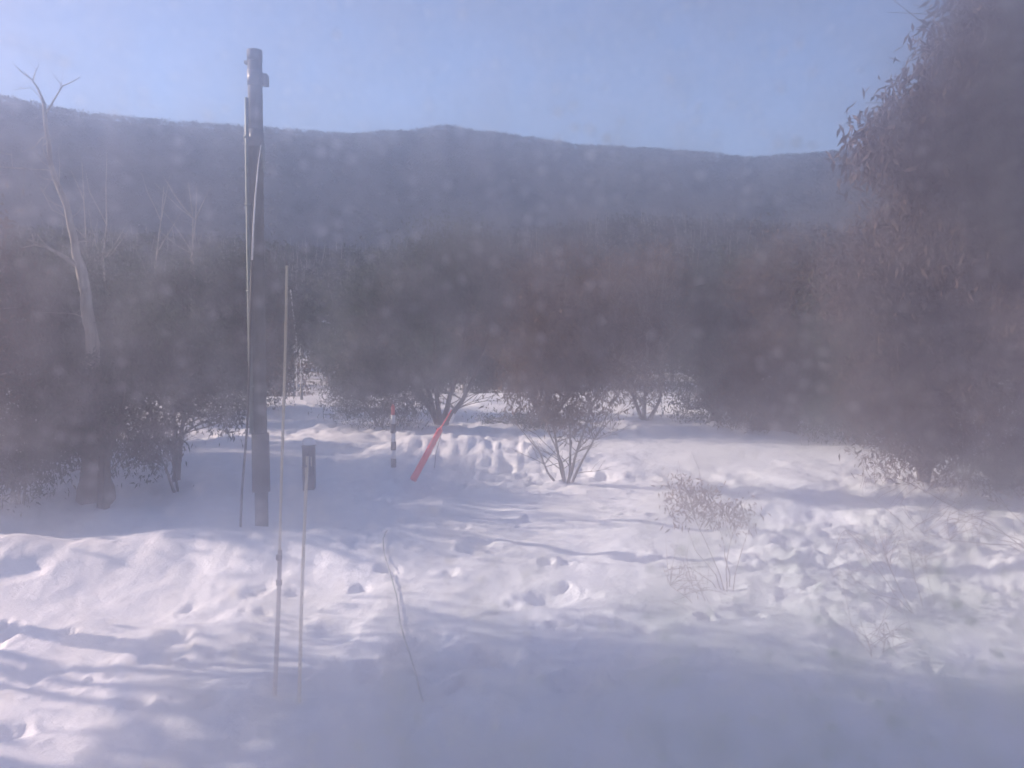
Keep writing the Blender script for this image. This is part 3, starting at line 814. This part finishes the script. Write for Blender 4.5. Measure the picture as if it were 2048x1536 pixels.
# ------------------------------------------------------------------ power pole
def power_pole():
    b = at(524, 1066, 15.0); b.z = gz(b.x, b.y)
    root = empty('power_pole', b, 'tall weathered timber power pole standing in the snow bank', 'power pole')
    top = at(509, 98, 15.0) - b
    def P(t, dx=0, dy=0, dz=0): return Vector((top.x * t + dx, top.y * t + dy, top.z * t + dz))
    MB().tube([P(-.05), P(0), P(.2), P(.45), P(.7), P(.86), P(.985)], [.118, .117, .115, .114, .118, .126, .126], 18, wobble=0.02).build('shaft', M['pole'], root, smooth=True)
    MB().tube([P(.975), P(.997)], [.130, .132], 16).box(P(.972, -.03, 0, 0), (.28, .10, .05)).build('cap', M['pole'], root)
    for lo, hi in ((.925, .955), (.80, .835)): MB().tube([P(lo), P(hi)], .131, 16).build('band', M['grey'], root)
    MB().box(P(.936, .19, -.02), (.09, .14, .20), bevel=.02).box(P(.946, .12, -.02), (.10, .08, .05)).build('junction_box', M['grey'], root)
    MB().box(P(.78, .13, -.04), (.04, .07, .45)).build('bracket', M['steel'], root)
    # grey cable guard up the left side, lit by the sun
    MB().tube([P(.20, -.138, -.04), P(.40, -.138, -.04), P(.62, -.140, -.04), P(.80, -.138, -.04), P(.90, -.137, -.04)], [.046, .045, .044, .042, .035], 10).build('cable_guard', M['steel'], root, smooth=True)
    for t in (.3, .5, .68, .82):
        MB().box(P(t, -.13, -.04), (.12, .09, .04)).build('clamp', M['steel'], root)
    MB().tube([P(.075, 0, -.005), P(.20, 0, -.005)], [.158, .152], 18, wobble=0.02).build('steel_guard', M['pole'], root, smooth=True)
power_pole()

def bent_wand():
    b = at(478, 1088, 14.2); b.z = gz(b.x, b.y) - .1
    root = empty('wand', b, 'slender dark wand with a sunlit bent tip leaning across the power pole', 'wand')
    pts = [(478, 1088), (484, 980), (494, 860), (499, 740), (501, 620), (504, 520), (507, 450), (511, 390), (516, 335), (522, 290)]
    P = [at(px, py, 14.2) - b for px, py in pts]
    P[0].z -= .25
    MB().tube(P[:6], [.022, .021, .02, .019, .018, .017], 8).build('shaft', M['dark'], root, smooth=True)
    MB().tube(P[5:], [.017, .015, .013, .011, .008], 8).build('tip', M['white'], root, smooth=True)  # white on this upper length stands in for sunlight on the wand
    MB().tube([P[0] + Vector((0, 0, -.1)), P[0].lerp(P[1], .25)], [.035, .03], 8).build('foot', M['dark'], root)
bent_wand()

# ------------------------------------------------------------------ snow stakes, markers
def tall_stake():
    Y = 7.9
    b = at(548, 1452, Y); b.z = gz(b.x, b.y)
    root = empty('snow_stake', b, 'tallest snow stake: thin pale rod lashed above a grey timber post', 'stake')
    P = lambda px, py: at(px, py, Y) - b
    f = P(548, 1452); lo = Vector((f.x, f.y, -.5))
    MB().tube([lo, P(550, 1380), P(556, 1240), P(560, 1100)], [.026, .025, .024, .023], 6).build('post', M['timber'], root)
    MB().tube([P(558, 1180), P(561, 1030), P(564, 920), P(568, 790), P(572, 640), P(574, 530)], [.013, .0135, .0135, .013, .0125, .012], 9).build('rod', M['bamboo'], root, smooth=True)
    MB().tube([P(574, 531), P(574.5, 519)], [.0135, .010], 9).build('tip', M['dark'], root)
    for py in (1165, 1115):
        MB().tube([P(558, py + 5), P(558, py - 5)], .029, 10).build('tie', M['dark'], root)
tall_stake()

def short_stake():
    Y = 7.75
    b = at(597, 1445, Y); b.z = gz(b.x, b.y)
    root = empty('snow_stake', b, 'shorter pale snow stake whose top stands before the dark capped post', 'stake')
    P = lambda px, py: at(px, py, Y) - b
    f = P(597, 1445); lo = Vector((f.x, f.y, -.5))
    MB().tube([lo, P(599, 1380), P(602, 1240), P(607, 1100), P(612, 980), P(615, 910)], [.0165, .0165, .016, .0155, .015, .0145], 9).build('rod', M['bamboo'], root, smooth=True)
    MB().tube([P(615, 912), P(615.3, 902)], [.016, .012], 9).build('cap', M['dark'], root)
    MB().tube([P(613, 934), P(613, 930)], .0165, 9).build('ring', M['dark'], root)
short_stake()

def capped_post():
    Y = 19.0
    b = at(619, 1000, Y); b.z = gz(b.x, b.y)
    root = empty('service_pillar', b, 'short dark service pillar wearing a cap of snow', 'pillar')
    zt = (at(619, 893, Y) - b).z
    MB().box((0, 0, zt / 2 - .15), (.25, .25, zt + .3), bevel=.02).build('body', M['dark'], root)
    MB().box((0, 0, zt + .02), (.29, .29, .04), bevel=.02).build('lid', M['grey'], root)
    sn = MB(); rings, fs = [], []
    for i, (rr, zz) in enumerate(((.15, .04), (.165, .08), (.14, .15), (.09, .19), (.02, .205))):
        for k in range(12):
            a = k / 12 * 2 * math.pi; q = rr * (1 + .12 * math.sin(3 * a + i))
            rings.append((q * math.cos(a), q * math.sin(a), zt + zz))
    for i in range(4):
        for k in range(12): fs.append((i * 12 + k, i * 12 + (k + 1) % 12, (i + 1) * 12 + (k + 1) % 12, (i + 1) * 12 + k))
    fs.append(tuple(48 + k for k in range(12))); fs.append(tuple(11 - k for k in range(12)))
    sn.add(rings, fs); sn.build('snow_cap', M['snow'], root, smooth=True)
    MB().box((.085, -.135, zt - .32), (.03, .02, .22)).build('reflector', M['bamboo'], root)
    MB().box((-.02, -.131, zt - .45), (.14, .01, .5)).build('door', M['black'], root)
capped_post()

def banded_marker():
    Y = 21.5
    b = at(788, 985, Y); b.z = gz(b.x, b.y)
    root = empty('snow_marker', b, 'black and white banded snow marker pole with a red top', 'marker pole')
    P = lambda px, py: at(px, py, Y) - b
    edges = [812, 830, 848, 866, 883, 900, 917, 934, 950, 966, 985]
    cols = ['red', 'white', 'black', 'white', 'black', 'white', 'black', 'white', 'black', 'white']
    for i, c in enumerate(cols):
        a, q = P(786 + i * .2, edges[i]), P(786 + i * .2, edges[i + 1])
        if i == len(cols) - 1: q.z = -.5
        r = .058 if c == 'white' else .070 if c == 'black' else .045
        MB().tube([a, q], r, 14).build(c + '_band', M[c], root, smooth=False)
    MB().tube([P(786, 812) + Vector((0, 0, .04)), P(786, 812)], [.02, .032], 12).build('tip', M['red'], root)
banded_marker()

def stay_guard():
    Y = 21.0
    b = on_ground(822, 975); Y0 = b.y
    root = empty('stay_wire', b, 'leaning stay wire in a bright orange-red plastic guard', 'stay wire')
    P = lambda px, py, dy=0.0: at(px, py, Y0 + dy) - b
    MB().tube([P(826, 960), P(832, 949), P(881, 858)], [.078, .078, .066], 12).build('guard', M['orange'], root, smooth=True)
    MB().tube([P(881, 858), P(884, 852), P(903, 820)], [.04, .016, .013], 10).build('thin_guard', M['orange'], root, smooth=True)
    MB().tube([P(884, 862), P(872, 905), P(869, 936)], .008, 6).build('strap', M['dark'], root)
    MB().tube([P(900, 846), P(909, 828)], .032, 8).build('sleeve', M['white'], root)
    MB().tube([P(903, 820), P(922, 790), P(942, 755)], .006, 6).build('wire', M['steel'], root)
stay_guard()

def far_poles():
    Y = 45.0
    g = 'thin pale poles on the crest of the far snow bank'
    b = at(602, 800, Y); b.z = gz(b.x, b.y)
    r = empty('marker_pole', b, 'thin pale pole with a dark base on the far snow crest', 'pole', g)
    P = lambda px, py: at(px, py, Y) - b
    MB().tube([P(602, 770), P(600, 656)], [.045, .035], 8).build('rod', M['white'], r)
    MB().tube([P(603, 800) + Vector((0, 0, -.3)), P(603, 768)], .07, 8).build('base', M['grey'], r)
    MB().tube([P(600, 664), P(596, 682)], .02, 6).build('hook', M['white'], r)
    b = at(588, 800, Y + 1); b.z = gz(b.x, b.y)
    r = empty('marker_pole', b, 'thin grey pole carrying a small pale box on the far snow crest', 'pole', g)
    P2 = lambda px, py: at(px, py, Y + 1) - b
    MB().tube([P2(588, 800) + Vector((0, 0, -.3)), P2(588, 700), P2(587, 640)], [.035, .03, .025], 8).build('rod', M['grey'], r)
    MB().box(P2(589.5, 692), (.17, .12, .28), bevel=.02).build('box', M['white'], r)
    b = at(592, 800, Y + 2); b.z = gz(b.x, b.y)
    r = empty('marker_pole', b, 'pale leaning pole rising highest behind the tall snow stake', 'pole', g)
    P3 = lambda px, py: at(px, py, Y + 2) - b
    MB().tube([P3(594, 800) + Vector((0, 0, -.3)), P3(592, 670), P3(586, 620), P3(581, 579)], [.04, .04, .035, .025], 8).build('rod', M['white'], r)
far_poles()

def ground_cable():
    pts = [(775, 1068), (766, 1088), (768, 1110), (780, 1150), (793, 1200), (800, 1250), (815, 1290), (832, 1350), (848, 1420)]
    P = []
    for px, py in pts:
        q = on_ground(px, py); P.append(q)
    fine = []
    for i in range(len(P) - 1):
        for k in range(8):
            q = P[i].lerp(P[i + 1], k / 8); q.z = gz(q.x, q.y) + .035; fine.append(q)
    o = MB().tube(fine, .011, 6).build('cable', M['steel'], None, smooth=True)
    tag(o, 'thin grey cable lying in a long wavering line on the near snow', 'cable')
ground_cable()

# ------------------------------------------------------------------ the lodge room and its misted window
WY = 0.62                                                  # plane of the glass, in front of the room the photo is taken from
def lodge():
    root = empty('lodge', (0, 0, 0), 'lodge whose upper room looks out over the snow', 'building')
    w = MB()
    x0, x1, z0, z1 = -2.3, 2.3, 2.35, 4.75                  # window opening
    w.box(((-5.5 + x0) / 2, .66, 2.2), (x0 + 5.5, .2, 6.4)).box(((5.5 + x1) / 2, .66, 2.2), (5.5 - x1, .2, 6.4))
    w.box((0, .66, (z0 - 1) / 2), (x1 - x0, .2, z0 + 1)).box((0, .66, (z1 + 5.4) / 2), (x1 - x0, .2, 5.4 - z1))
    w.box((-5.4, -2.5, 2.2), (.2, 6.1, 6.4)).box((5.4, -2.5, 2.2), (.2, 6.1, 6.4)).box((0, -5.6, 2.2), (11, .1, 6.4))
    w.build('wall', M['render_wall'], root)
    MB().box((0, -2.5, 1.9), (10.6, 6.1, .12)).build('floor', M['timber'], root)
    MB().box((0, -2.5, 5.0), (10.6, 6.1, .1)).build('ceiling', M['frame'], root)
    MB().box((0, -2.6, 5.5), (11.4, 7.0, .18)).build('roof', M['roofing'], root)
lodge()

def window():
    root = empty('window', (0, WY, 2.35), 'wide window with dusty misted glass that the whole view is seen through', 'window')
    x1, z1 = 2.3, 2.4
    f = MB()
    for s in (-1, 1): f.box((s * (x1 - .03), 0, z1 / 2), (.06, .09, z1))
    f.box((0, 0, .03), (2 * x1 - .12, .09, .06)).box((0, 0, z1 - .03), (2 * x1 - .12, .09, .06))
    f.build('frame', M['frame'], root)
    MB().box((0, -.14, -.02), (2 * x1, .16, .04)).build('sill', M['frame'], root)
    # the glass carries a film of dried droplets and dust: a thin body that scatters the daylight
    m = bpy.data.materials.new('misted_glass'); m.use_nodes = True
    nt = m.node_tree; nt.nodes.clear(); L = nt.links
    out = nt.nodes.new('ShaderNodeOutputMaterial')
    tc = nt.nodes.new('ShaderNodeTexCoord')
    mp = nt.nodes.new('ShaderNodeMapping'); mp.inputs['Scale'].default_value = (1, 0, 1)
    L.new(tc.outputs['Object'], mp.inputs[0])
    n1 = nd(nt, 'ShaderNodeTexNoise', i_Scale=30.0, i_Detail=3.0, i_Roughness=0.5)
    n2 = nd(nt, 'ShaderNodeTexNoise', i_Scale=7.0, i_Detail=2.0, i_Roughness=0.5)
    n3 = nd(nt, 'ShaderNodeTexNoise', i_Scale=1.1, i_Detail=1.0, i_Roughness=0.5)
    for n in (n1, n2): L.new(mp.outputs[0], n.inputs['Vector'])
    mp3 = nt.nodes.new('ShaderNodeMapping'); mp3.inputs['Location'].default_value = FLARE_TINT_SHIFT; mp3.inputs['Scale'].default_value = (1, 0, 1)
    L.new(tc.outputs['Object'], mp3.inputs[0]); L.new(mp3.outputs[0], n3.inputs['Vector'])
    a = nd(nt, 'ShaderNodeMapRange', i_From_Min=0.3, i_From_Max=0.7, i_To_Min=0.74, i_To_Max=1.15)
    b = nd(nt, 'ShaderNodeMapRange', i_From_Min=0.3, i_From_Max=0.7, i_To_Min=0.8, i_To_Max=1.2)
    L.new(n1.outputs[0], a.inputs['Value']); L.new(n2.outputs[0], b.inputs['Value'])
    # dried droplets of uneven size and thickness
    vo = nd(nt, 'ShaderNodeTexVoronoi', i_Scale=88.0, i_Randomness=1.0)
    L.new(mp.outputs[0], vo.inputs['Vector'])
    dot = nd(nt, 'ShaderNodeMapRange', i_From_Min=0.62, i_From_Max=0.02, i_To_Min=0.0, i_To_Max=1.0); dot.interpolation_type = 'SMOOTHSTEP'
    L.new(vo.outputs['Distance'], dot.inputs['Value'])
    sp = nt.nodes.new('ShaderNodeSeparateColor'); L.new(vo.outputs['Color'], sp.inputs[0])
    pw = nd(nt, 'ShaderNodeMath', operation='POWER'); pw.inputs[1].default_value = 2.6; L.new(sp.outputs[0], pw.inputs[0])
    dm = nd(nt, 'ShaderNodeMath', operation='MULTIPLY'); L.new(dot.outputs[0], dm.inputs[0]); L.new(pw.outputs[0], dm.inputs[1])
    da = nd(nt, 'ShaderNodeMath', operation='MULTIPLY_ADD'); da.inputs[1].default_value = 0.62; L.new(dm.outputs[0], da.inputs[0]); L.new(a.outputs[0], da.inputs[2])
    # the film thickens on its mauve side to imitate the flare's stronger veil
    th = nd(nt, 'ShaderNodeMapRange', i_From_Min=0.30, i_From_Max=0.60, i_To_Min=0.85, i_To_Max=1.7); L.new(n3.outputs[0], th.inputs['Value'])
    mb_ = nd(nt, 'ShaderNodeMath', operation='MULTIPLY'); L.new(b.outputs[0], mb_.inputs[0]); L.new(th.outputs[0], mb_.inputs[1])
    mu = nd(nt, 'ShaderNodeMath', operation='MULTIPLY'); L.new(da.outputs[0], mu.inputs[0]); L.new(mb_.outputs[0], mu.inputs[1])
    # flare and reflection tint put into the film's colour, bluish through to mauve
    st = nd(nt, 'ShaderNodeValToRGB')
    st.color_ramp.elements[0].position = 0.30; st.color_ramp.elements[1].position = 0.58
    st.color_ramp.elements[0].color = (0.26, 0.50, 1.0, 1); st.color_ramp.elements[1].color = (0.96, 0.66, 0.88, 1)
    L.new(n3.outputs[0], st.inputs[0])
    wide = nd(nt, 'ShaderNodeVolumeScatter', i_Anisotropy=0.35); near = nd(nt, 'ShaderNodeVolumeScatter', i_Anisotropy=0.978)
    near.inputs['Color'].default_value = (0.98, 0.98, 0.98, 1)
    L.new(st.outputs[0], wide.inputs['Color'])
    for node, tau in ((wide, FILM_TAU), (near, BLUR_TAU)):
        m2 = nd(nt, 'ShaderNodeMath', operation='MULTIPLY'); m2.inputs[1].default_value = tau / 0.012
        L.new(mu.outputs[0], m2.inputs[0]); L.new(m2.outputs[0], node.inputs['Density'])
    ad = nt.nodes.new('ShaderNodeAddShader'); L.new(wide.outputs[0], ad.inputs[0]); L.new(near.outputs[0], ad.inputs[1])
    ab = nd(nt, 'ShaderNodeVolumeAbsorption', i_Density=0.10 / 0.012)          # the faint lavender tint of the old glass itself
    ab.inputs['Color'].default_value = (0.62, 0.0, 1.0, 1)
    a2 = nt.nodes.new('ShaderNodeAddShader'); L.new(ad.outputs[0], a2.inputs[0]); L.new(ab.outputs[0], a2.inputs[1])
    L.new(a2.outputs[0], out.inputs['Volume'])
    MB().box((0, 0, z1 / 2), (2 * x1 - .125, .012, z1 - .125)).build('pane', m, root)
window()

# ------------------------------------------------------------------ the mountain air
def haze():
    m = bpy.data.materials.new('haze'); m.use_nodes = True
    nt = m.node_tree; nt.nodes.clear()
    out = nt.nodes.new('ShaderNodeOutputMaterial'); pv = nt.nodes.new('ShaderNodeVolumePrincipled')
    pv.inputs['Color'].default_value = (0.48, 0.66, 1.0, 1)
    pv.inputs['Density'].default_value = HAZE_DENSITY
    pv.inputs['Anisotropy'].default_value = 0.2
    nt.links.new(pv.outputs[0], out.inputs['Volume'])
    me = MB().box((0, -150, (HAZE_TOP + HAZE_BOTTOM) / 2), (5400, 5400, HAZE_TOP - HAZE_BOTTOM)).build('haze', m)
    tag(me, kind='stuff')
haze()
